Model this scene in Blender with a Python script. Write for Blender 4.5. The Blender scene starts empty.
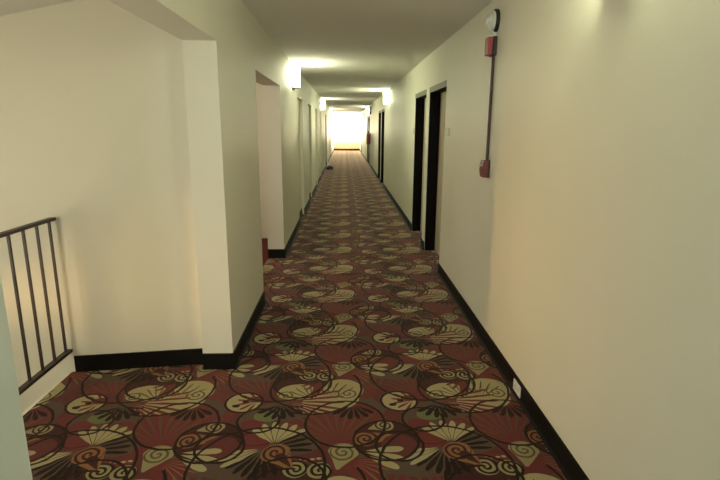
import bpy, bmesh, math, random
from mathutils import Vector, Matrix
random.seed(7)
SC = bpy.context.scene
COL = SC.collection
PI = math.pi

# ------------------------------------------------------------------ dimensions
XR, XL = 1.065, -0.75          # corridor wall faces
CEIL = 2.49
Y0, Y1 = -4.5, 35.5            # corridor ends
HEAD = 2.085                   # head of the doors and of the openings
BBH = 0.112                    # height of the vinyl base
LOB_Y0, LOB_Y1 = 4.45, 6.07    # lobby opening in the left wall
ST_Y0, ST_Y1 = 1.07, 3.135     # stair opening in the left wall
WT = 0.20                      # wall thickness

# ------------------------------------------------------------------ node helpers
class NT:
    """builds math node expressions with python operators"""
    def __init__(self, name):
        self.mat = bpy.data.materials.new(name)
        self.mat.use_nodes = True
        self.t = self.mat.node_tree
        for n in list(self.t.nodes):
            self.t.nodes.remove(n)
        self.out = self.t.nodes.new('ShaderNodeOutputMaterial')
        self.bsdf = self.t.nodes.new('ShaderNodeBsdfPrincipled')
        self.t.links.new(self.bsdf.outputs[0], self.out.inputs[0])
    def n(self, kind, **kw):
        nd = self.t.nodes.new(kind)
        for k, v in kw.items():
            setattr(nd, k, v)
        return nd
    def put(self, sock, v):
        if isinstance(v, E):
            self.t.links.new(v.s, sock)
        elif isinstance(v, bpy.types.NodeSocket):
            self.t.links.new(v, sock)
        else:
            sock.default_value = v
    def m(self, op, *a):
        nd = self.n('ShaderNodeMath', operation=op)
        for i, v in enumerate(a):
            self.put(nd.inputs[i], v)
        return E(self, nd.outputs[0])
    def vm(self, op, *a):
        nd = self.n('ShaderNodeVectorMath', operation=op)
        for i, v in enumerate(a):
            self.put(nd.inputs[i], v)
        return E(self, nd.outputs[0])
    def xyz(self, v):
        nd = self.n('ShaderNodeSeparateXYZ')
        self.put(nd.inputs[0], v)
        return E(self, nd.outputs[0]), E(self, nd.outputs[1]), E(self, nd.outputs[2])
    def pos(self):
        return E(self, self.n('ShaderNodeTexCoord').outputs['Object'])
    def noise(self, vec, scale, detail=2.0, rough=0.5):
        nd = self.n('ShaderNodeTexNoise')
        self.put(nd.inputs['Vector'], vec)
        nd.inputs['Scale'].default_value = scale
        nd.inputs['Detail'].default_value = detail
        nd.inputs['Roughness'].default_value = rough
        return E(self, nd.outputs['Fac'])
    def mix(self, fac, a, b):
        nd = self.n('ShaderNodeMix', data_type='RGBA')
        self.put(nd.inputs[0], fac)
        self.put(nd.inputs[6], a if not isinstance(a, tuple) else (*a, 1.0))
        self.put(nd.inputs[7], b if not isinstance(b, tuple) else (*b, 1.0))
        return E(self, nd.outputs[2])
    def bump(self, h, strength, dist):
        nd = self.n('ShaderNodeBump')
        nd.inputs['Strength'].default_value = strength
        nd.inputs['Distance'].default_value = dist
        self.put(nd.inputs['Height'], h)
        self.t.links.new(nd.outputs[0], self.bsdf.inputs['Normal'])

class E:
    def __init__(self, nt, s):
        self.nt, self.s = nt, s
    def __add__(self, o): return self.nt.m('ADD', self, o)
    def __radd__(self, o): return self.nt.m('ADD', o, self)
    def __sub__(self, o): return self.nt.m('SUBTRACT', self, o)
    def __rsub__(self, o): return self.nt.m('SUBTRACT', o, self)
    def __mul__(self, o): return self.nt.m('MULTIPLY', self, o)
    def __rmul__(self, o): return self.nt.m('MULTIPLY', o, self)
    def __truediv__(self, o): return self.nt.m('DIVIDE', self, o)
    def lt(self, o): return self.nt.m('LESS_THAN', self, o)
    def gt(self, o): return self.nt.m('GREATER_THAN', self, o)
    def abs(self): return self.nt.m('ABSOLUTE', self)
    def fract(self): return self.nt.m('FRACT', self)
    def max(self, o): return self.nt.m('MAXIMUM', self, o)
    def min(self, o): return self.nt.m('MINIMUM', self, o)

def mat(name, col, rough=0.6, metal=0.0, var=0.06, scale=30.0, bump=0.0, bscale=200.0, bdist=0.002, spec=0.5):
    nt = NT(name)
    p = nt.pos()
    f = nt.noise(p, scale, 3.0)
    dark = tuple(c * (1 - var) for c in col)
    lite = tuple(min(1, c * (1 + var)) for c in col)
    nt.put(nt.bsdf.inputs['Base Color'], nt.mix(f, dark, lite))
    nt.bsdf.inputs['Roughness'].default_value = rough
    nt.bsdf.inputs['Metallic'].default_value = metal
    nt.bsdf.inputs['Specular IOR Level'].default_value = spec
    if bump:
        nt.bump(nt.noise(p, bscale, 2.0), bump, bdist)
    return nt.mat

def mat_emit(name, col, strength, base=(0.9, 0.9, 0.88)):
    nt = NT(name)
    f = nt.noise(nt.pos(), 12.0)
    nt.put(nt.bsdf.inputs['Base Color'], nt.mix(f, base, tuple(c * 0.97 for c in base)))
    nt.bsdf.inputs['Emission Color'].default_value = (*col, 1)
    nt.bsdf.inputs['Emission Strength'].default_value = strength
    return nt.mat

# ------------------------------------------------------------------ carpet
P = 0.922
def carpet_material():
    nt = NT('patterned_carpet')
    pos = nt.pos()
    # a little wobble so that the woven outlines are not ruler straight
    wob = nt.n('ShaderNodeTexNoise')
    nt.put(wob.inputs['Vector'], pos)
    wob.inputs['Scale'].default_value = 14.0
    w2 = nt.vm('SUBTRACT', E(nt, wob.outputs['Color']), (0.5, 0.5, 0.5))
    w3 = nt.n('ShaderNodeVectorMath', operation='SCALE')
    nt.put(w3.inputs[0], w2); w3.inputs['Scale'].default_value = 0.014
    p = nt.vm('ADD', pos, E(nt, w3.outputs[0]))
    OX, OY = 0.755, 2.765
    H = P / 2
    def loc(cx, cy):
        d = nt.vm('SUBTRACT', p, (OX + cx, OY + cy, 0))
        d = nt.vm('WRAP', d, (H, H, 9), (-H, -H, -9))
        x, y, z = nt.xyz(d)
        return x, y
    def rot(x, y, a):
        c, s = math.cos(a), math.sin(a)
        return x * c + y * s, y * c - x * s
    def length(x, y):
        return nt.m('SQRT', x * x + y * y)
    def disc(cx, cy, rx, ry=None, a=0.0):
        ry = rx if ry is None else ry
        x, y = loc(cx, cy)
        if a: x, y = rot(x, y, a)
        return length(x / rx, y / ry).lt(1.0)
    def ring(cx, cy, r, w=0.0075, ry=None):
        x, y = loc(cx, cy)
        if ry: y = y * (r / ry)
        return (length(x, y) - r).abs().lt(w)
    def leaves(fx, fy, a0, a1, n, r0, r1, fat=0.36, shape=0.5):
        """n teardrop leaves fanned out from a focus between the angles a0 and a1 (degrees)"""
        x, y = loc(fx, fy)
        mid = math.radians((a0 + a1) / 2)
        x, y = rot(x, y, mid)
        ang = nt.m('ARCTAN2', y, x)
        half = math.radians(abs(a1 - a0)) / 2
        k = (ang + half) * (n / (2 * half))
        inside = ang.abs().lt(half)
        t = (k.fract() - 0.5).abs()
        r = length(x, y)
        q = (r - r0) / (r1 - r0)                   # 0 at the root, 1 at the tip
        tip = nt.m('SQRT', (1.0 - q).max(0.0))     # rounds off the tip
        wid = (nt.m('POWER', q.max(0.0), shape) * tip) * (fat * 1.9)
        return inside * t.lt(wid) * q.gt(0.0)
    def spiral(cx, cy, r, turns=2.2, duty=0.5, phase=0.0, flip=1):
        x, y = loc(cx, cy)
        if flip < 0: x = x * -1.0
        rr = length(x, y)
        a = nt.m('ARCTAN2', y, x) * (1 / (2 * PI))
        f = (rr * (turns / r) - a + phase).fract()
        return f.lt(duty) * rr.lt(r)
    def drop(x0, y0, x1, y1, r0, r1):
        """a stroke that widens from r0 to r1"""
        L = math.hypot(x1 - x0, y1 - y0)
        x, y = loc((x0 + x1) / 2, (y0 + y1) / 2)
        x, y = rot(x, y, math.atan2(y1 - y0, x1 - x0))
        t = nt.m('MINIMUM', (x / L + 0.5).max(0.0), 1.0)
        dx = x - (t - 0.5) * L
        return (length(dx, y) - t * (r1 - r0)).lt(r0)

    RED   = (0.165, 0.038, 0.041)
    RED2  = (0.205, 0.040, 0.044)
    MAR   = (0.065, 0.018, 0.019)
    BLK   = (0.010, 0.007, 0.006)
    TAN   = (0.54, 0.465, 0.24)
    TAN2  = (0.42, 0.36, 0.18)
    OLV   = (0.14, 0.12, 0.05)
    GRN   = (0.20, 0.21, 0.09)
    TPE   = (0.125, 0.085, 0.064)
    ORG   = (0.36, 0.165, 0.07)
    c = RED
    big = nt.noise(pos, 5.0, 1.0)
    c = nt.mix(big.gt(0.52), RED, RED2)
    def paint(mask, col):
        nonlocal c
        c = nt.mix(mask, c, col)
    # ground patches
    paint(disc(-.19, -.16, .19, .10, .1), TPE)
    paint(disc(.24, -.13, .17, .11, -.2), TPE)
    paint(disc(-.33, -.62, .20, .11, .2), TPE)
    paint(disc(-.09, -.46, .13, .10), TPE)
    paint(disc(.40, -.60, .17, .11), TPE)
    paint(disc(-.312, -.251, .113), TPE)
    paint(disc(-.34, -.29, .065, .05), RED2)
    paint(disc(-.27, -.21, .075, .055), GRN)
    paint(disc(.27, -.66, .10, .08), RED2)
    # palmette inside the round on the right: thin rays on red
    paint(disc(.17, -.28, .215), RED2)
    paint(leaves(.14, -.455, 20, 170, 11, .04, .36, .17), (0.165, 0.085, 0.05))
    paint(leaves(-.30, .00, 40, 150, 9, .05, .26, .17), (0.165, 0.085, 0.05))
    paint(leaves(.36, .05, 60, 200, 7, .04, .20, .20), TPE)
    paint(leaves(.40, -.16, -10, 130, 6, .03, .17, .22), TPE)
    # blob, its two lobes and the rayed fan under them
    paint(disc(-.115, .165, .165), MAR)
    paint(disc(-.128, .055, .120, .092, .25), TAN)
    paint(disc(.150, .075, .135, .130, -.2), TAN)
    paint(disc(.085, -.055, .175, .115, .30), TAN)
    inb = disc(-.026, .105, .298)
    paint(leaves(-.19, -.055, -66, -20, 5, .02, .36, .42, .3) * inb, RED2)
    paint(leaves(-.19, -.055, -20, 26, 4, .02, .36, .24, .3) * inb, RED2)
    paint(leaves(-.19, -.055, -60, -14, 5, .06, .36, .15, .5) * inb, TAN)
    paint(spiral(-.185, .010, .060, 2.0, .36), OLV)
    paint(leaves(-.03, -.03, 70, 155, 5, .03, .17, .15), OLV)
    paint(spiral(.190, .030, .064, 2.0, .36, .3, -1), OLV)
    paint(leaves(.06, -.05, 35, 110, 5, .04, .23, .14), OLV)
    paint(drop(-.035, -.03, .000, .140, .008, .022), RED2)
    paint(drop(-.010, -.01, .045, .150, .004, .012), MAR)
    paint(leaves(.00, .17, 190, 300, 4, .02, .12, .25), RED2)
    # twin spirals in the dark round, pale beads over them
    paint(disc(-.068, .258, .064), BLK)
    paint(disc(.048, .246, .064), BLK)
    paint(spiral(-.068, .258, .060, 2.0, .55), TAN2)
    paint(spiral(.048, .246, .060, 2.0, .55, .5, -1), TAN2)
    for bx, by in ((-.075, .345), (-.047, .336), (-.019, .325), (.012, .328), (.041, .334)):
        paint(disc(bx, by, .012, .008), TAN)
    # black leaf fans under the blob
    paint(leaves(-.200, -.085, -155, -28, 6, .02, .160, .42, .6), BLK)
    paint(leaves(.215, -.100, -150, -25, 6, .02, .150, .42, .6), BLK)
    # small oval of tan leaves with red flecks
    paint(disc(-.429, -.06, .104), TAN)
    paint(leaves(-.345, -.05, 110, 260, 6, .02, .13, .25), RED2)
    paint(disc(-.36, -.03, .055, .035), RED)
    paint(disc(-.47, -.10, .022, .016), BLK)
    paint(disc(-.42, -.055, .02, .014), BLK)
    # tan palmette and its red half round
    paint(disc(-.295, -.42, .090, .062), MAR)
    paint(disc(-.295, -.42, .082, .056), RED2)
    paint(leaves(-.195, -.470, 32, 142, 6, .02, .200, .44, .42), TAN)
    # leaves fanned from one focus: dark grey to the right, black to the lower left, tan to the left
    paint(leaves(-.246, -.512, -8, 42, 4, .04, .25, .34), BLK)
    paint(leaves(-.240, -.505, -145, -60, 6, .04, .220, .42, .65), BLK)
    paint(leaves(-.246, -.505, 184, 222, 3, .03, .23, .46, .5), TAN)
    # orange spiral lobe with its tail
    paint(drop(-.085, -.660, -.175, -.545, .008, .078), ORG)
    paint(drop(-.095, -.640, -.150, -.570, .004, .030), MAR)
    paint(spiral(-.180, -.535, .070, 2.1, .45), MAR)
    # olive spiral lobe
    paint(drop(.135, -.66, .160, -.545, .010, .078), TAN2)
    paint(spiral(.160, -.540, .068, 2.1, .38, .2, -1), OLV)
    paint(leaves(.20, -.60, -70, 10, 6, .03, .2, .13), ORG)
    # round with two orange spirals
    paint(disc(.386, -.439, .168), MAR)
    paint(drop(.46, -.41, .285, -.425, .006, .060), ORG)
    paint(disc(.278, -.430, .066), MAR)
    paint(spiral(.278, -.430, .062, 2.0, .55), ORG)
    paint(drop(.30, -.34, .385, -.312, .006, .052), TAN2)
    paint(spiral(.384, -.310, .050, 2.0, .42, .4, -1), MAR)
    paint(disc(.452, -.49, .095), RED)
    # three tan leaves
    paint(leaves(.225, -.535, -42, 14, 3, .05, .245, .46, .6), TAN)
    # outlines
    for a in ((-.255, .272, .328), (-.10, .165, .182), (-.026, .105, .300), (-.312, -.251, .116), (-.429, -.06, .107),
              (.172, -.28, .220), (.386, -.439, .170), (.452, -.49, .122)):
        if a[2] == .300:      # only the lower right arc of this one is woven
            x, y = loc(a[0], a[1])
            m = (length(x, y) - a[2]).abs().lt(.0075) * (x - y * 1.2).gt(.06)
            paint(m, BLK)
            m2 = (length(x + .075, y + .03) - .19).abs().lt(.0075) * (x * -1.0).gt(.05)
            paint(m2, BLK)
        else:
            paint(ring(*a), BLK)
    # tufts
    tuft = nt.noise(pos, 420.0, 2.0)
    c2 = nt.mix(tuft * 0.5, c, (0.015, 0.011, 0.009))
    soil = nt.noise(pos, 1.3, 3.0)
    c3 = nt.mix(soil * 0.12, c2, (0.17, 0.11, 0.07))
    nt.put(nt.bsdf.inputs['Base Color'], c3)
    nt.bsdf.inputs['Roughness'].default_value = 0.95
    nt.bsdf.inputs['Specular IOR Level'].default_value = 0.06
    nt.bsdf.inputs['Sheen Weight'].default_value = 0.36
    nt.bsdf.inputs['Sheen Roughness'].default_value = 0.28
    nt.bsdf.inputs['Sheen Tint'].default_value = (1.0, 0.82, 0.74, 1)
    nt.bump(tuft, 0.5, 0.004)
    return nt.mat

# ------------------------------------------------------------------ mesh helpers
class MB:
    def __init__(self):
        self.bm = bmesh.new()
    def box(self, x0, x1, y0, y1, z0, z1, bev=0.0, seg=2):
        r = bmesh.ops.create_cube(self.bm, size=1.0)
        vs = r['verts']
        for v in vs:
            v.co = Vector(((x0 + x1) / 2 + v.co.x * (x1 - x0), (y0 + y1) / 2 + v.co.y * (y1 - y0), (z0 + z1) / 2 + v.co.z * (z1 - z0)))
        if bev:
            es = list({e for v in vs for e in v.link_edges})
            bmesh.ops.bevel(self.bm, geom=es, offset=bev, segments=seg, profile=0.5, affect='EDGES')
        return self
    def prism(self, pts, z0, z1):
        a = [self.bm.verts.new((x, y, z0)) for x, y in pts]
        b = [self.bm.verts.new((x, y, z1)) for x, y in pts]
        n = len(pts)
        self.bm.faces.new(a[::-1]); self.bm.faces.new(b)
        for i in range(n):
            self.bm.faces.new((a[i], a[(i + 1) % n], b[(i + 1) % n], b[i]))
        return self
    def poly(self, pts, axis, d0, d1):
        """extrude a 2-D outline along x, y or z"""
        f = {'x': lambda u, v, d: (d, u, v), 'y': lambda u, v, d: (u, d, v), 'z': lambda u, v, d: (u, v, d)}[axis]
        a = [self.bm.verts.new(f(u, v, d0)) for u, v in pts]
        b = [self.bm.verts.new(f(u, v, d1)) for u, v in pts]
        n = len(pts)
        self.bm.faces.new(a[::-1]); self.bm.faces.new(b)
        for i in range(n):
            self.bm.faces.new((a[i], a[(i + 1) % n], b[(i + 1) % n], b[i]))
        return self
    def tube(self, a, b, r, n=14, r2=None):
        a, b = Vector(a), Vector(b)
        d = b - a
        M = Matrix.Translation((a + b) / 2) @ d.to_track_quat('Z', 'Y').to_matrix().to_4x4()
        bmesh.ops.create_cone(self.bm, cap_ends=True, segments=n, radius1=r, radius2=r if r2 is None else r2, depth=d.length, matrix=M)
        return self
    def lathe(self, prof, M, n=28):
        """prof: (radius, height) pairs turned about local z, moved by M"""
        rings = []
        for r, h in prof:
            if r < 1e-6:
                rings.append([self.bm.verts.new(M @ Vector((0, 0, h)))])
            else:
                rings.append([self.bm.verts.new(M @ Vector((r * math.cos(2 * PI * i / n), r * math.sin(2 * PI * i / n), h))) for i in range(n)])
        for A, B in zip(rings, rings[1:]):
            for i in range(n):
                j = (i + 1) % n
                if len(A) == 1 and len(B) == 1: continue
                if len(A) == 1: self.bm.faces.new((A[0], B[i], B[j]))
                elif len(B) == 1: self.bm.faces.new((A[i], A[j], B[0]))
                else: self.bm.faces.new((A[i], A[j], B[j], B[i]))
        return self
    def build(self, name, m, parent=None, smooth=False, origin=None):
        bm = self.bm
        bmesh.ops.recalc_face_normals(bm, faces=bm.faces)
        me = bpy.data.meshes.new(name)
        if origin is not None:
            bmesh.ops.translate(bm, verts=bm.verts, vec=-Vector(origin))
        bm.to_mesh(me); bm.free()
        o = bpy.data.objects.new(name, me)
        COL.objects.link(o)
        if origin is not None: o.location = origin
        if m: me.materials.append(m)
        if smooth:
            for p in me.polygons: p.use_smooth = True
            md = o.modifiers.new('edge', 'EDGE_SPLIT'); md.split_angle = math.radians(40)
        if parent: o.parent = parent
        return o

def tag(o, label, cat, group=None):
    o['label'] = label; o['category'] = cat
    if group: o['group'] = group
    return o
def thing(name, loc, label, cat, group=None, rz=0.0):
    o = bpy.data.objects.new(name, None); COL.objects.link(o)
    o.location = loc; o.rotation_euler.z = rz; o.empty_display_size = 0.1
    return tag(o, label, cat, group)
def struct(o):
    o['kind'] = 'structure'; return o
def copy_tree(root, loc, rz, label, group=None):
    r = root.copy(); COL.objects.link(r); r.location = loc; r.rotation_euler.z = rz
    r['label'] = label
    if group: r['group'] = group
    for ch in list(root.children):
        c = ch.copy(); COL.objects.link(c); c.parent = r
        for g in list(ch.children):
            d = g.copy(); COL.objects.link(d); d.parent = c
    return r

# ------------------------------------------------------------------ materials
def wall_material():
    nt = NT('beige_wall_vinyl')
    p = nt.pos()
    f = nt.noise(p, 0.9, 3.0)
    col = nt.mix(f, (0.775, 0.755, 0.635), (0.80, 0.78, 0.66))
    nt.put(nt.bsdf.inputs['Base Color'], col)
    nt.bsdf.inputs['Roughness'].default_value = 0.5
    nt.bsdf.inputs['Specular IOR Level'].default_value = 0.3
    nt.bump(nt.noise(p, 160.0, 2.0), 0.18, 0.002)
    return nt.mat
def ceiling_material():
    nt = NT('sprayed_ceiling')
    p = nt.pos()
    f = nt.noise(p, 120.0, 3.0, 0.7)
    nt.put(nt.bsdf.inputs['Base Color'], nt.mix(f, (0.72, 0.70, 0.64), (1.0, 0.98, 0.92)))
    nt.bsdf.inputs['Roughness'].default_value = 0.95
    nt.bump(f, 0.8, 0.006)
    return nt.mat
M_WALL = wall_material()
M_CEIL = ceiling_material()
M_CARPET = carpet_material()
M_PLAINCARPET = mat('plain_red_carpet', (0.15, 0.035, 0.03), 0.95, var=0.25, scale=60, bump=0.5, bscale=400, bdist=0.004, spec=0.1)
M_BASE = mat('black_vinyl_base', (0.008, 0.007, 0.006), 0.5, var=0.2, scale=8, spec=0.15)
M_JAMB = mat('dark_brown_painted_frame', (0.008, 0.0055, 0.005), 0.6, var=0.2, scale=10, spec=0.1)
M_HEADER = mat('grey_painted_header', (0.26, 0.25, 0.19), 0.6)
M_DOOR = mat('beige_painted_door', (0.52, 0.45, 0.33), 0.5)
M_FRAME = mat('pale_painted_frame', (0.86, 0.80, 0.64), 0.5)
M_RAIL = mat('dark_brown_rail_paint', (0.035, 0.022, 0.017), 0.45, var=0.2)
M_BRONZE = mat('dark_bronze', (0.05, 0.042, 0.035), 0.4, 0.6)
M_DIFF = mat_emit('lit_sconce_diffuser', (0.96, 1.0, 0.67), 12.0)
M_DIFF2 = mat_emit('dimmer_sconce_diffuser', (0.96, 1.0, 0.67), 5.2)
M_WHITE = mat('white_plastic', (0.80, 0.80, 0.76), 0.4)
M_HORN = mat('off_white_enamel', (0.66, 0.69, 0.64), 0.4)
M_RED = mat('fire_alarm_red', (0.33, 0.050, 0.055), 0.35)
M_RED2 = mat('dark_pull_station_red', (0.17, 0.032, 0.032), 0.4, var=0.15)
M_BLACK = mat('matt_black', (0.012, 0.011, 0.011), 0.5)
M_CHROME = mat('brushed_steel', (0.6, 0.58, 0.55), 0.3, 1.0)
M_CONDUIT = mat('brown_conduit', (0.055, 0.028, 0.026), 0.5)
M_SIGN = mat('pale_sign_plastic', (0.62, 0.60, 0.52), 0.45)
M_BUNDLE = mat('dark_cloth', (0.03, 0.033, 0.02), 0.9, var=0.3)
M_PANE = mat_emit('daylit_window_pane', (1.0, 0.95, 0.83), 18.0)
M_PANE2 = mat_emit('daylit_rear_pane', (0.90, 1.0, 1.0), 2.4)
M_PANE3 = mat_emit('stair_fill_pane', (1.0, 0.91, 0.72), 1.25)  # glow of the added fill window in the stairwell
M_ALU = mat('window_frame_paint', (0.55, 0.5, 0.42), 0.5)
def sheer_material():
    nt = NT('sheer_cream_curtain')
    p = nt.pos()
    f = nt.noise(p, 300.0)
    col = nt.mix(f, (0.80, 0.72, 0.50), (0.86, 0.78, 0.56))
    tr = nt.n('ShaderNodeBsdfTranslucent'); df = nt.n('ShaderNodeBsdfDiffuse'); tp = nt.n('ShaderNodeBsdfTransparent')
    nt.put(tr.inputs[0], col); nt.put(df.inputs[0], col)
    m1 = nt.n('ShaderNodeMixShader'); m1.inputs[0].default_value = 0.5
    nt.t.links.new(df.outputs[0], m1.inputs[1]); nt.t.links.new(tr.outputs[0], m1.inputs[2])
    m2 = nt.n('ShaderNodeMixShader'); m2.inputs[0].default_value = 0.25
    nt.t.links.new(m1.outputs[0], m2.inputs[1]); nt.t.links.new(tp.outputs[0], m2.inputs[2])
    nt.t.links.new(m2.outputs[0], nt.out.inputs[0])
    return nt.mat
M_SHEER = sheer_material()

# ------------------------------------------------------------------ floor and ceiling
mb = MB()
mb.box(XL - 0.0, XR + 0.16, Y0 - 0.2, Y1 + 0.2, -0.12, 0.0)
mb.prism([(-1.81, 0.6), (XL, 0.6), (XL, 3.30), (-1.81, 3.30)], -0.12, 0.0)
mb.prism([(-0.95, LOB_Y0), (XL, LOB_Y0), (XL, LOB_Y1), (-0.95, LOB_Y1)], -0.12, 0.0)
for y0, y1 in ((8.2, 9.4), (10.5, 11.8), (13.1, 14.3), (15.7, 16.9), (20.2, 21.4), (25.9, 27.1)):
    mb.prism([(-0.95, y0), (XL, y0), (XL, y1), (-0.95, y1)], -0.12, 0.0)
floor = struct(mb.build('floor', M_CARPET))
struct(MB().prism([(-3.0, 3.42), (-0.95, 3.42), (-0.95, 7.2), (-3.0, 7.2)], -0.12, 0.0).build('floor_lobby', M_PLAINCARPET))
struct(MB().box(XL - 0.02, XR + 0.02, Y0 - 0.2, Y1 + 0.2, CEIL, CEIL + 0.1).build('ceiling', M_CEIL))
struct(MB().box(-3.0, XL - 0.18, 3.2, 7.2, CEIL, CEIL + 0.1).build('ceiling_lobby', M_CEIL))
# sloping soffit over the stairwell
def sof(x): return 2.195 + 0.245 * (x + 1.95)
mb = MB().poly([(-3.3, sof(-3.3)), (-0.93, sof(-0.93)), (-0.93, sof(-0.93) + 0.1), (-3.3, sof(-3.3) + 0.1)], 'y', 0.3, 3.6)
struct(mb.build('ceiling_stair', M_CEIL))

# ------------------------------------------------------------------ right wall with its door recesses
R_DOORS = [(5.41, 6.47), (6.72, 7.75), (13.70, 14.75), (15.00, 16.05), (21.65, 22.65), (22.90, 23.90), (30.6, 31.6), (31.9, 32.9)]
L_DOORS = [(8.28, 9.30, .050), (10.65, 11.68, .050), (13.20, 14.22, .055), (15.82, 16.84, .055), (20.3, 21.3, .12), (26.0, 27.0, .12)]
RD = 0.137
mb = MB(); y = Y0
for a, b in R_DOORS:
    mb.box(XR, XR + WT, y, a, -0.1, CEIL + 0.05)
    mb.box(XR, XR + WT, a, b, HEAD, CEIL + 0.05)
    y = b
mb.box(XR, XR + WT, y, Y1, -0.1, CEIL + 0.05)
struct(mb.build('wall_right', M_WALL))

# left wall with the stair opening, the lobby opening and the door recesses
mb = MB()
mb.box(XL - WT, XL, ST_Y0, ST_Y1, 2.088, CEIL + 0.05)
mb.box(XL - WT, XL, ST_Y1, LOB_Y0, -0.1, CEIL + 0.05)
mb.box(XL - WT, XL, LOB_Y0, LOB_Y1, HEAD - 0.02, CEIL + 0.05)
y = LOB_Y1
for a, b, d in L_DOORS:
    mb.box(XL - WT, XL, y, a, -0.1, CEIL + 0.05)
    mb.box(XL - WT, XL, a, b, HEAD, CEIL + 0.05)
    y = b
mb.box(XL - WT, XL, y, Y1, -0.1, CEIL + 0.05)
struct(mb.build('wall_left', M_WALL))
struct(MB().box(XL - WT, XL, Y0, ST_Y0, -0.1, CEIL + 0.05).build('wall_left_near', mat('wall_cool_light_tint', (0.80, 0.87, 0.82), 0.5, var=0.02, scale=2)))  # cool light from behind put into a paler, bluer wall colour

# end walls
WX0, WX1, WZ0, WZ1 = -0.66, 0.95, 0.86, 2.10
mb = MB()
mb.box(XL - WT, WX0, Y1, Y1 + 0.15, -0.1, CEIL + 0.05)
mb.box(WX1, XR + WT, Y1, Y1 + 0.15, -0.1, CEIL + 0.05)
mb.box(WX0, WX1, Y1, Y1 + 0.15, -0.1, WZ0)
mb.box(WX0, WX1, Y1, Y1 + 0.15, WZ1, CEIL + 0.05)
struct(mb.build('wall_far', M_WALL))
mb = MB()
mb.box(XL - WT, -0.45, Y0 - 0.15, Y0, -0.1, CEIL + 0.05)
mb.box(0.75, XR + WT, Y0 - 0.15, Y0, -0.1, CEIL + 0.05)
mb.box(-0.45, 0.75, Y0 - 0.15, Y0, -0.1, 0.9)
mb.box(-0.45, 0.75, Y0 - 0.15, Y0, 2.1, CEIL + 0.05)
struct(mb.build('wall_rear', M_WALL))

def window(name, x0, x1, z0, z1, y, pane):
    mb = MB()
    t = 0.045
    mb.box(x0, x0 + t, y, y + 0.08, z0, z1); mb.box(x1 - t, x1, y, y + 0.08, z0, z1)
    mb.box(x0 + t, x1 - t, y, y + 0.08, z0, z0 + t); mb.box(x0 + t, x1 - t, y, y + 0.08, z1 - t, z1)
    xm = (x0 + x1) / 2
    mb.box(xm - 0.02, xm + 0.02, y + 0.01, y + 0.07, z0 + t, z1 - t)
    w = struct(mb.build(name, M_ALU))
    MB().box(x0 + t, x1 - t, y + 0.035, y + 0.045, z0 + t, z1 - t).build('window_pane', pane, w)
window('window_1', WX0, WX1, WZ0, WZ1, Y1 + 0.02, M_PANE)
window('window_2', -0.45, 0.75, 0.9, 2.1, Y0 - 0.12, M_PANE2)

# stairwell shell: end wall (slightly skewed), outer wall, near wall, steps going down
A = (-0.93, 3.222); B = (-3.10, 2.942)
mb = MB().prism([A, B, (B[0], B[1] + 0.14), (A[0], A[1] + 0.14)], -2.4, 2.60)
struct(mb.build('wall_stair_end', M_WALL))
mb = MB()
SW = (0.75, 1.75, 0.35, 1.75)                          # added window, unseen, glowing as fill light for alcove and right wall
mb.box(-3.10, -2.98, 0.3, SW[0], -2.4, 2.6); mb.box(-3.10, -2.98, SW[1], 3.1, -2.4, 2.6)
mb.box(-3.10, -2.98, SW[0], SW[1], -2.4, SW[2]); mb.box(-3.10, -2.98, SW[0], SW[1], SW[3], 2.6)
struct(mb.build('wall_stair_outer', M_WALL))
mb = MB(); q = 0.045
mb.box(-3.07, -2.99, SW[0], SW[0] + q, SW[2], SW[3]); mb.box(-3.07, -2.99, SW[1] - q, SW[1], SW[2], SW[3])
mb.box(-3.07, -2.99, SW[0] + q, SW[1] - q, SW[2], SW[2] + q); mb.box(-3.07, -2.99, SW[0] + q, SW[1] - q, SW[3] - q, SW[3])
w3 = struct(mb.build('stair_fill_window', M_ALU))
MB().box(-3.045, -3.035, SW[0] + q, SW[1] - q, SW[2] + q, SW[3] - q).build('window_pane', M_PANE3, w3)
mb = MB().box(-3.0, XL - WT, 0.42, 0.56, -2.4, 2.6)
struct(mb.build('wall_stair_near', M_WALL))
mb = MB()
pts = [(0.95, -0.02)]
for i in range(8):
    pts += [(0.95 + 0.25 * i, -0.18 * (i + 1)), (0.95 + 0.25 * (i + 1), -0.18 * (i + 1))]
pts += [(2.95, -1.9), (0.56, -1.9), (0.56, -0.02)]
mb.poly(pts, 'x', -2.98, -1.83)
struct(mb.build('stair_flight', M_PLAINCARPET))
struct(MB().box(-1.83, -1.81, 0.56, 3.09, -1.9, 0.0).build('wall_stair_side', M_WALL))

# lobby shell
struct(MB().box(-3.0, -0.95, 7.2, 7.32, -0.1, 2.6).build('wall_lobby_far', M_WALL))
struct(MB().box(-3.12, -3.0, 3.3, 7.32, -0.1, 2.6).build('wall_lobby_left', M_WALL))
struct(MB().box(-3.0, -0.95, 3.40, 3.46, -0.1, 2.6).build('wall_lobby_near', M_WALL))

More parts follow.
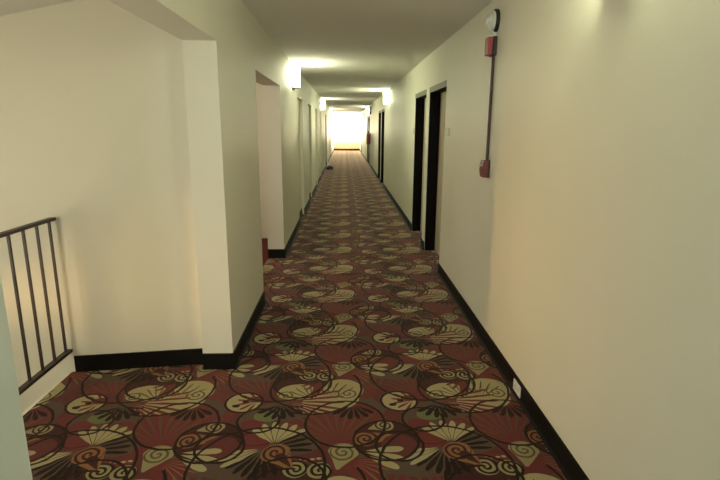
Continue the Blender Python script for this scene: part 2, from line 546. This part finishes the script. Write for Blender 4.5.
# ------------------------------------------------------------------ base boards
t = 0.012
def cove(mb, x, s, y0, y1):
    """vinyl cove base on a wall of constant x; s points into the corridor"""
    mb.poly([(x, 0), (x + s * 0.026, 0), (x + s * 0.014, 0.012), (x + s * 0.010, 0.03), (x + s * 0.009, BBH), (x, BBH)], 'y', y0, y1)
mb = MB(); y = Y0
for a, b in R_DOORS:
    cove(mb, XR, -1, y, a); y = b
cove(mb, XR, -1, y, Y1)
struct(mb.build('baseboard_right', M_BASE))
mb = MB()
cove(mb, XL, 1, Y0, ST_Y0)
cove(mb, XL, 1, ST_Y1 - t, LOB_Y0)
y = LOB_Y1 - t
for a, b, d in L_DOORS:
    cove(mb, XL, 1, y, a); y = b - (t if d < .1 else 0)
    if d < .1: cove(mb, XL - d, 1, a + 0.018, b - 0.018)
cove(mb, XL, 1, y, Y1)
mb.box(XL - WT, XL, ST_Y1 - t, ST_Y1, 0, BBH)          # on the two wall ends that face the camera
mb.box(XL - WT, XL, LOB_Y1 - t, LOB_Y1, 0, BBH)
for a, b, d in L_DOORS[:4]:
    mb.box(XL - d, XL + 0.004, b - t, b, 0, BBH)
struct(mb.build('baseboard_left', M_BASE))
ux, uy = (B[0] - A[0]), (B[1] - A[1]); L = math.hypot(ux, uy); ux /= L; uy /= L
s1 = (1.81 - 0.955) / -ux * -1
e = (A[0] + ux * abs(s1), A[1] + uy * abs(s1))
st = (A[0] + ux * 0.02, A[1] + uy * 0.02)
nx, ny = uy, -ux
if ny > 0: nx, ny = -nx, -ny
mb = MB().prism([st, e, (e[0] + nx * t, e[1] + ny * t), (st[0] + nx * t, st[1] + ny * t)], 0, BBH)
struct(mb.build('baseboard_stair', M_BASE))
struct(MB().box(XL, XR, Y1 - t, Y1, 0, BBH).build('baseboard_far', M_BASE))

# ------------------------------------------------------------------ doors
def right_door(i, a, b):
    xd = XR + RD
    d = struct(MB().box(xd, xd + 0.045, a + 0.02, b - 0.02, 0.012, HEAD - 0.035, 0.003, 1).build('door_%d' % i, M_DOOR))
    f = MB()
    f.box(XR + 0.004, xd + 0.05, a - 0.0, a + 0.018, 0.0, HEAD)
    f.box(XR + 0.004, xd + 0.05, b - 0.018, b + 0.0, 0.0, HEAD)
    f.box(XR + 0.004, xd + 0.05, a + 0.018, b - 0.018, HEAD - 0.06, HEAD)
    f.build('door_frame', M_JAMB, d)
    MB().box(XR - 0.004, XR + 0.004, a, b, HEAD - 0.062, HEAD).build('door_header', M_HEADER, d)
    k = MB()
    yk = a + 0.13
    k.tube((xd, yk, 1.0), (xd - 0.008, yk, 1.0), 0.033, 20)
    k.tube((xd - 0.008, yk, 1.0), (xd - 0.04, yk, 1.0), 0.011)
    Mx = Matrix.Translation((xd - 0.035, yk, 1.0)) @ Matrix.Rotation(-PI / 2, 4, 'Y')
    k.lathe([(0.0, 0.0), (0.018, 0.002), (0.028, 0.012), (0.028, 0.022), (0.018, 0.032), (0.0, 0.035)], Mx, 20)
    k.build('door_knob', M_CHROME, d, True)
for i, (a, b) in enumerate(R_DOORS): right_door(i + 1, a, b)
def left_door(i, a, b, dep):
    xd = XL - dep
    dark = dep > .1
    d = struct(MB().box(xd - 0.045, xd, a + 0.02, b - 0.02, 0.012, HEAD - 0.025, 0.003, 1).build('door_%d' % i, M_DOOR if dark else M_WALL))
    f = MB()
    for q0, q1 in ((a, a + 0.018), (b - 0.018, b)):
        f.box(xd - 0.05, XL - 0.003, q0, q1, 0.0 if dark else BBH * 0 + 0.0, HEAD)
    f.box(xd - 0.05, XL - 0.003, a + 0.018, b - 0.018, HEAD - 0.02, HEAD)
    f.build('door_frame', M_JAMB if dark else M_FRAME, d)
    if not dark: return
    k = MB()
    yk = b - 0.13
    k.tube((xd, yk, 1.0), (xd + 0.006, yk, 1.0), 0.03, 20)
    k.tube((xd + 0.006, yk, 1.0), (xd + 0.03, yk, 1.0), 0.010)
    k.tube((xd + 0.026, yk + 0.01, 1.0), (xd + 0.026, yk - 0.10, 1.0), 0.008)
    k.build('door_lever', M_CHROME, d, True)
for i, (a, b, dep) in enumerate(L_DOORS): left_door(i + 9, a, b, dep)

# ------------------------------------------------------------------ stair railing
RX = -1.81
rail = thing('stair_railing', (RX, 3.12, 0), 'dark brown metal guard railing with thin balusters at the stairwell edge', 'railing')
def rl(mb, name): return mb.build(name, M_RAIL, rail, origin=None)
def local(o):                       # mesh was made in world space: move it under its thing
    o.matrix_parent_inverse = Matrix.Translation(-Vector(rail.location)); return o
yA, yB = 0.575, 3.118
local(rl(MB().box(RX - 0.021, RX + 0.021, yA, yB, 1.022, 1.042, 0.004, 2), 'top_rail'))
local(rl(MB().box(RX - 0.019, RX + 0.019, yA, yB, 0.140, 0.162, 0.004, 2), 'bottom_rail'))
yy = 3.067
while yy > 0.65:
    local(rl(MB().box(RX - 0.0065, RX + 0.0065, yy - 0.0065, yy + 0.0065, 0.160, 1.024), 'baluster'))
    yy -= 0.127

# ------------------------------------------------------------------ sconces
GS = 'lit wall sconces along the corridor'
def make_sconce():
    r = thing('wall_sconce', (0, 0, 0), '', 'wall lamp', GS)
    # local: wall at x=0, lamp grows towards +x; z=0 is the bottom of the diffuser
    MB().box(0.0, 0.016, -0.115, 0.115, -0.035, 0.27, 0.004, 2).build('backplate', M_BRONZE, r)
    pts = []
    n = 14
    for i in range(n + 1):
        a = -PI / 2 + PI * i / n
        pts.append((0.018 + 0.088 * math.cos(a), 0.105 * math.sin(a)))
    dfs = MB().prism(pts, 0.0, 0.285).build('diffuser', M_DIFF, r, True)
    pts2 = [(0.016 + (x - 0.018) * 1.03, y * 1.03) for x, y in pts]
    MB().prism(pts2, -0.010, 0.004).build('bottom_band', M_BRONZE, dfs)
    return r
SZ = 2.155
first = make_sconce()
first.location = (XL, 7.60, SZ)
first['label'] = 'lit white wall sconce high on the left wall, largest and nearest in view'
for x, y, lab in ((XL, 16.9, 'lit white wall sconce second along the left wall past the row of pale doorways'),
                  (XL, 26.0, 'lit white wall sconce farthest along the left wall near the dark doorways'),
                  (XR, 2.07, 'lit white wall sconce high on the right wall nearest the camera, at the top edge'),
                  (XR, 12.7, 'lit white wall sconce on right wall just before the second pair of doorways'),
                  (XR, 23.0, 'lit white wall sconce on right wall over the third pair of doorways'),
                  (XR, 33.2, 'lit white wall sconce farthest on right wall beside the end window'),
                  (XL, -2.5, 'lit white wall sconce on the left wall behind the camera')):
    s_ = copy_tree(first, (x, y, SZ), 0.0 if x < 0 else PI, lab)
    if abs(y) < 3:                  # the two lamps nearest the camera have weaker tubes
        for ch in s_.children:
            if ch.name.startswith('diffuser'):
                ch.data = ch.data.copy(); ch.data.materials[0] = M_DIFF2

# ------------------------------------------------------------------ fire alarm set
# local frame: wall at x=0, things grow towards -x
def alarm(yc, lab1, lab2):
    r = thing('alarm_horn', (XR + 0.001, yc, 2.33), lab1, 'alarm')
    Mx = Matrix.Rotation(-PI / 2, 4, 'Y')
    MB().lathe([(0.0, 0.0), (0.078, 0.0), (0.078, 0.022), (0.072, 0.026), (0.0, 0.026)], Mx).build('back_ring', M_BLACK, r, True)
    MB().lathe([(0.0, 0.026), (0.066, 0.026), (0.064, 0.044), (0.048, 0.050), (0.046, 0.064), (0.030, 0.068), (0.028, 0.082), (0.012, 0.086), (0.0, 0.086)], Mx).build('bell_cover', M_HORN, r, True)
    MB().box(-0.034, -0.002, -0.018, 0.018, -0.105, -0.068, 0.003, 1).build('bracket', M_HORN, r)
    r = thing('alarm_strobe', (XR + 0.001, yc + 0.01, 2.165), lab2, 'alarm')
    MB().box(-0.030, 0.0, -0.052, 0.052, -0.065, 0.060, 0.003, 1).build('back_box', M_BLACK, r)
    MB().box(-0.062, -0.030, -0.050, 0.050, -0.062, 0.058, 0.006, 2).build('red_cover', M_RED, r)
    MB().box(-0.066, -0.028, -0.036, 0.036, 0.058, 0.071, 0.002, 1).build('lens', M_WHITE, r)
alarm(3.715, 'round stepped white alarm horn on black ring near the ceiling, right wall', 'small red alarm box just under the white horn on right wall')
alarm(20.6, 'tiny white alarm horn far down the corridor above the fire extinguisher', 'tiny red alarm box far down the corridor above the fire extinguisher')

MB_ = MB()
o = MB_.tube((0, 0, 0), (0, 0, 0.735), 0.0105, 14).build('conduit', M_CONDUIT, None, True)
o.location = (XR - 0.0125, 3.705, 1.37)
tag(o, 'thin dark brown conduit running down wall from red alarm box to pull station', 'conduit')
r = thing('pull_station', (XR + 0.001, 3.70, 1.305), 'red fire alarm pull station at the foot of the brown conduit', 'fire alarm')
MB().box(-0.016, 0.0, -0.046, 0.046, -0.064, 0.064, 0.003, 1).build('back_box', mat('dark_green_box', (0.03, 0.03, 0.022), 0.5), r)
MB().poly([(-0.016, -0.062), (-0.048, -0.060), (-0.054, -0.03), (-0.054, 0.03), (-0.048, 0.060), (-0.016, 0.062)], 'y', -0.046, 0.046).build('red_cover', M_RED2, r)
h = MB()
h.box(-0.060, -0.050, -0.036, 0.036, -0.016, 0.004, 0.003, 1)
h.build('pull_handle', M_RED2, r)
MB().box(-0.0550, -0.050, -0.030, 0.030, 0.020, 0.032, 0.001, 1).build('label_strip', M_WHITE, r)

# ------------------------------------------------------------------ small wall plates
r = thing('outlet_cover', (XR - 0.010, 2.745, 0.055), 'white outlet cover plate on the black baseboard at lower right', 'outlet')
MB().box(-0.007, 0.0, -0.060, 0.060, -0.035, 0.035, 0.003, 2).build('plate', M_WHITE, r)
for yy in (-0.025, 0.025):
    MB().box(-0.0085, -0.006, yy - 0.014, yy + 0.014, -0.017, 0.017, 0.001, 1).build('socket_face', M_HORN, r)
for yy, z, lab in ((5.23, 1.56, 'small pale room plate on right wall beside the nearest doorway'),
                   (7.86, 1.55, 'small pale room plate on right wall beyond the second doorway')):
    r = thing('room_sign', (XR, yy, z), lab, 'sign', 'room plates beside the doors')
    MB().box(-0.008, 0.0, -0.065, 0.065, -0.040, 0.040, 0.002, 1).build('plate', M_SIGN, r)
    MB().box(-0.0095, -0.007, -0.045, 0.045, -0.016, 0.014).build('inset', M_HORN, r)

# ------------------------------------------------------------------ fire extinguisher far down the right wall
r = thing('fire_extinguisher', (XR - 0.084, 20.9, 0.92), 'red fire extinguisher hung on right wall before the third pair of doorways', 'fire extinguisher')
MB().lathe([(0.0, 0.0), (0.075, 0.0), (0.08, 0.012), (0.08, 0.36), (0.07, 0.40), (0.035, 0.43), (0.028, 0.45), (0.0, 0.45)], Matrix.Identity(4)).build('cylinder_body', M_RED, r, True)
v = MB().tube((0, 0, 0.445), (0, 0, 0.49), 0.02)
v.box(-0.012, 0.012, -0.09, 0.02, 0.485, 0.497); v.box(-0.012, 0.012, -0.08, 0.02, 0.51, 0.52); v.box(-0.01, 0.01, 0.0, 0.018, 0.49, 0.515)
v.build('valve_handle', M_BLACK, r)
MB().tube((-0.02, 0.03, 0.47), (-0.06, 0.085, 0.40), 0.012).tube((-0.06, 0.085, 0.40), (-0.06, 0.088, 0.15), 0.012).build('hose', M_BLACK, r, True)
MB().box(0.06, 0.085, -0.03, 0.03, 0.25, 0.45).build('wall_bracket', M_BLACK, r)

# dark bundle on the carpet by the left wall
bm = MB()
bmesh.ops.create_icosphere(bm.bm, subdivisions=4, radius=1.0)
for v in bm.bm.verts:
    q = v.co
    k = 1 + 0.16 * math.sin(5 * q.x + 2.1) * math.cos(6 * q.y) + 0.10 * math.sin(9 * q.z + 4 * q.x)
    v.co = Vector((q.x * 0.13 * k, q.y * 0.26 * k, max(0.0, (q.z + 0.35) * 0.085 * k)))
o = bm.build('cloth_bundle', M_BUNDLE, None, True); o.location = (-0.58, 19.6, 0)
tag(o, 'low dark bundle lying on the carpet against the left wall', 'bundle')

# ------------------------------------------------------------------ curtains over the end window
def curtain(x0, x1, lab, ph):
    r = thing('curtain', ((x0 + x1) / 2, Y1 - 0.075, 0), lab, 'curtain', 'sheer curtains at the end window')
    bm = bmesh.new()
    n = 90; w = x1 - x0
    zs = (0.13, 0.6, 1.2, 1.8, 2.17)
    rows = []
    for z in zs:
        row = []
        for i in range(n + 1):
            u = i / n
            amp = 0.022 * (1.0 if z < 2 else 0.6)
            row.append(bm.verts.new((-w / 2 + w * u, amp * math.sin(u * 2 * PI * 9 + ph) + 0.006 * math.sin(u * 37 + z), z)))
        rows.append(row)
    for A_, B_ in zip(rows, rows[1:]):
        for i in range(n): bm.faces.new((A_[i], A_[i + 1], B_[i + 1], B_[i]))
    me = bpy.data.meshes.new('panel'); bm.to_mesh(me); bm.free()
    for pl in me.polygons: pl.use_smooth = True
    me.materials.append(M_SHEER)
    o = bpy.data.objects.new('panel', me); COL.objects.link(o); o.parent = r
    hm = MB().box(-w / 2, w / 2, -0.028, 0.028, 2.165, 2.195, 0.006, 1).build('heading_tape', M_FRAME, r)
curtain(-0.735, 0.155, 'left sheer cream curtain panel over the bright end window', 0.0)
curtain(0.160, 1.050, 'right sheer cream curtain panel over the bright end window', 1.0)
o = MB().tube((XL + 0.005, 0, 0), (XR - 0.005, 0, 0), 0.012).build('curtain_rod', M_BRONZE, None, True, None)
o.location = (0, Y1 - 0.075, 2.215)
tag(o, 'thin rod spanning the corridor end above the sheer curtains', 'rod')

# ------------------------------------------------------------------ lights out of the frame: stair lamp and lobby lamp
def point(name, loc, col, w, rad):
    l = bpy.data.lights.new(name, 'POINT'); l.color = col; l.energy = w; l.shadow_soft_size = rad
    o = bpy.data.objects.new(name, l); COL.objects.link(o); o.location = loc; return o
l = bpy.data.lights.new('stair_lamp', 'AREA'); l.shape = 'DISK'; l.size = 0.16; l.color = (1.0, 0.60, 0.26); l.energy = 0.45; l.spread = math.radians(46)
o = bpy.data.objects.new('stair_lamp', l); COL.objects.link(o)      # wall lamp low in the stairwell, shining across it
o.location = (-2.95, 2.70, 0.45)
o.rotation_euler = (Vector((1.065, 3.02, 0.78)) - o.location).to_track_quat('-Z', 'Y').to_euler()
point('lobby_lamp', (-2.2, 5.2, 2.2), (1.0, 0.86, 0.68), 5.0, 0.12)

# ------------------------------------------------------------------ world, camera, colour
w = bpy.data.worlds.new('World'); SC.world = w; w.use_nodes = True
bg = w.node_tree.nodes.get('Background') or w.node_tree.nodes.new('ShaderNodeBackground')
bg.inputs[0].default_value = (0.75, 0.85, 1.0, 1); bg.inputs[1].default_value = 0.4

F = 500.0; CX, CY = 360.0, 240.0
Yc = Vector((344.5 - CX, -(127 - CY), -F)).normalized()
Zc = -Vector((344 - CX, -(2450 - CY), -F)).normalized()
Zc = (Zc - Yc * Zc.dot(Yc)).normalized()
Xc = Yc.cross(Zc)
R = Matrix((Xc, Yc, Zc))             # camera vector -> world vector
cam = bpy.data.cameras.new('Camera'); cam.sensor_fit = 'HORIZONTAL'; cam.sensor_width = 36.0
cam.lens = 36.0 * F / 720.0; cam.clip_start = 0.05; cam.clip_end = 200
co = bpy.data.objects.new('Camera', cam); COL.objects.link(co)
co.matrix_world = Matrix.Translation((0, 0, 1.6)) @ R.to_4x4()
SC.camera = co
vs = SC.view_settings
vs.view_transform = 'Standard'; vs.look = 'None'; vs.exposure = 2.62; vs.gamma = 1.0; vs.use_curve_mapping = False
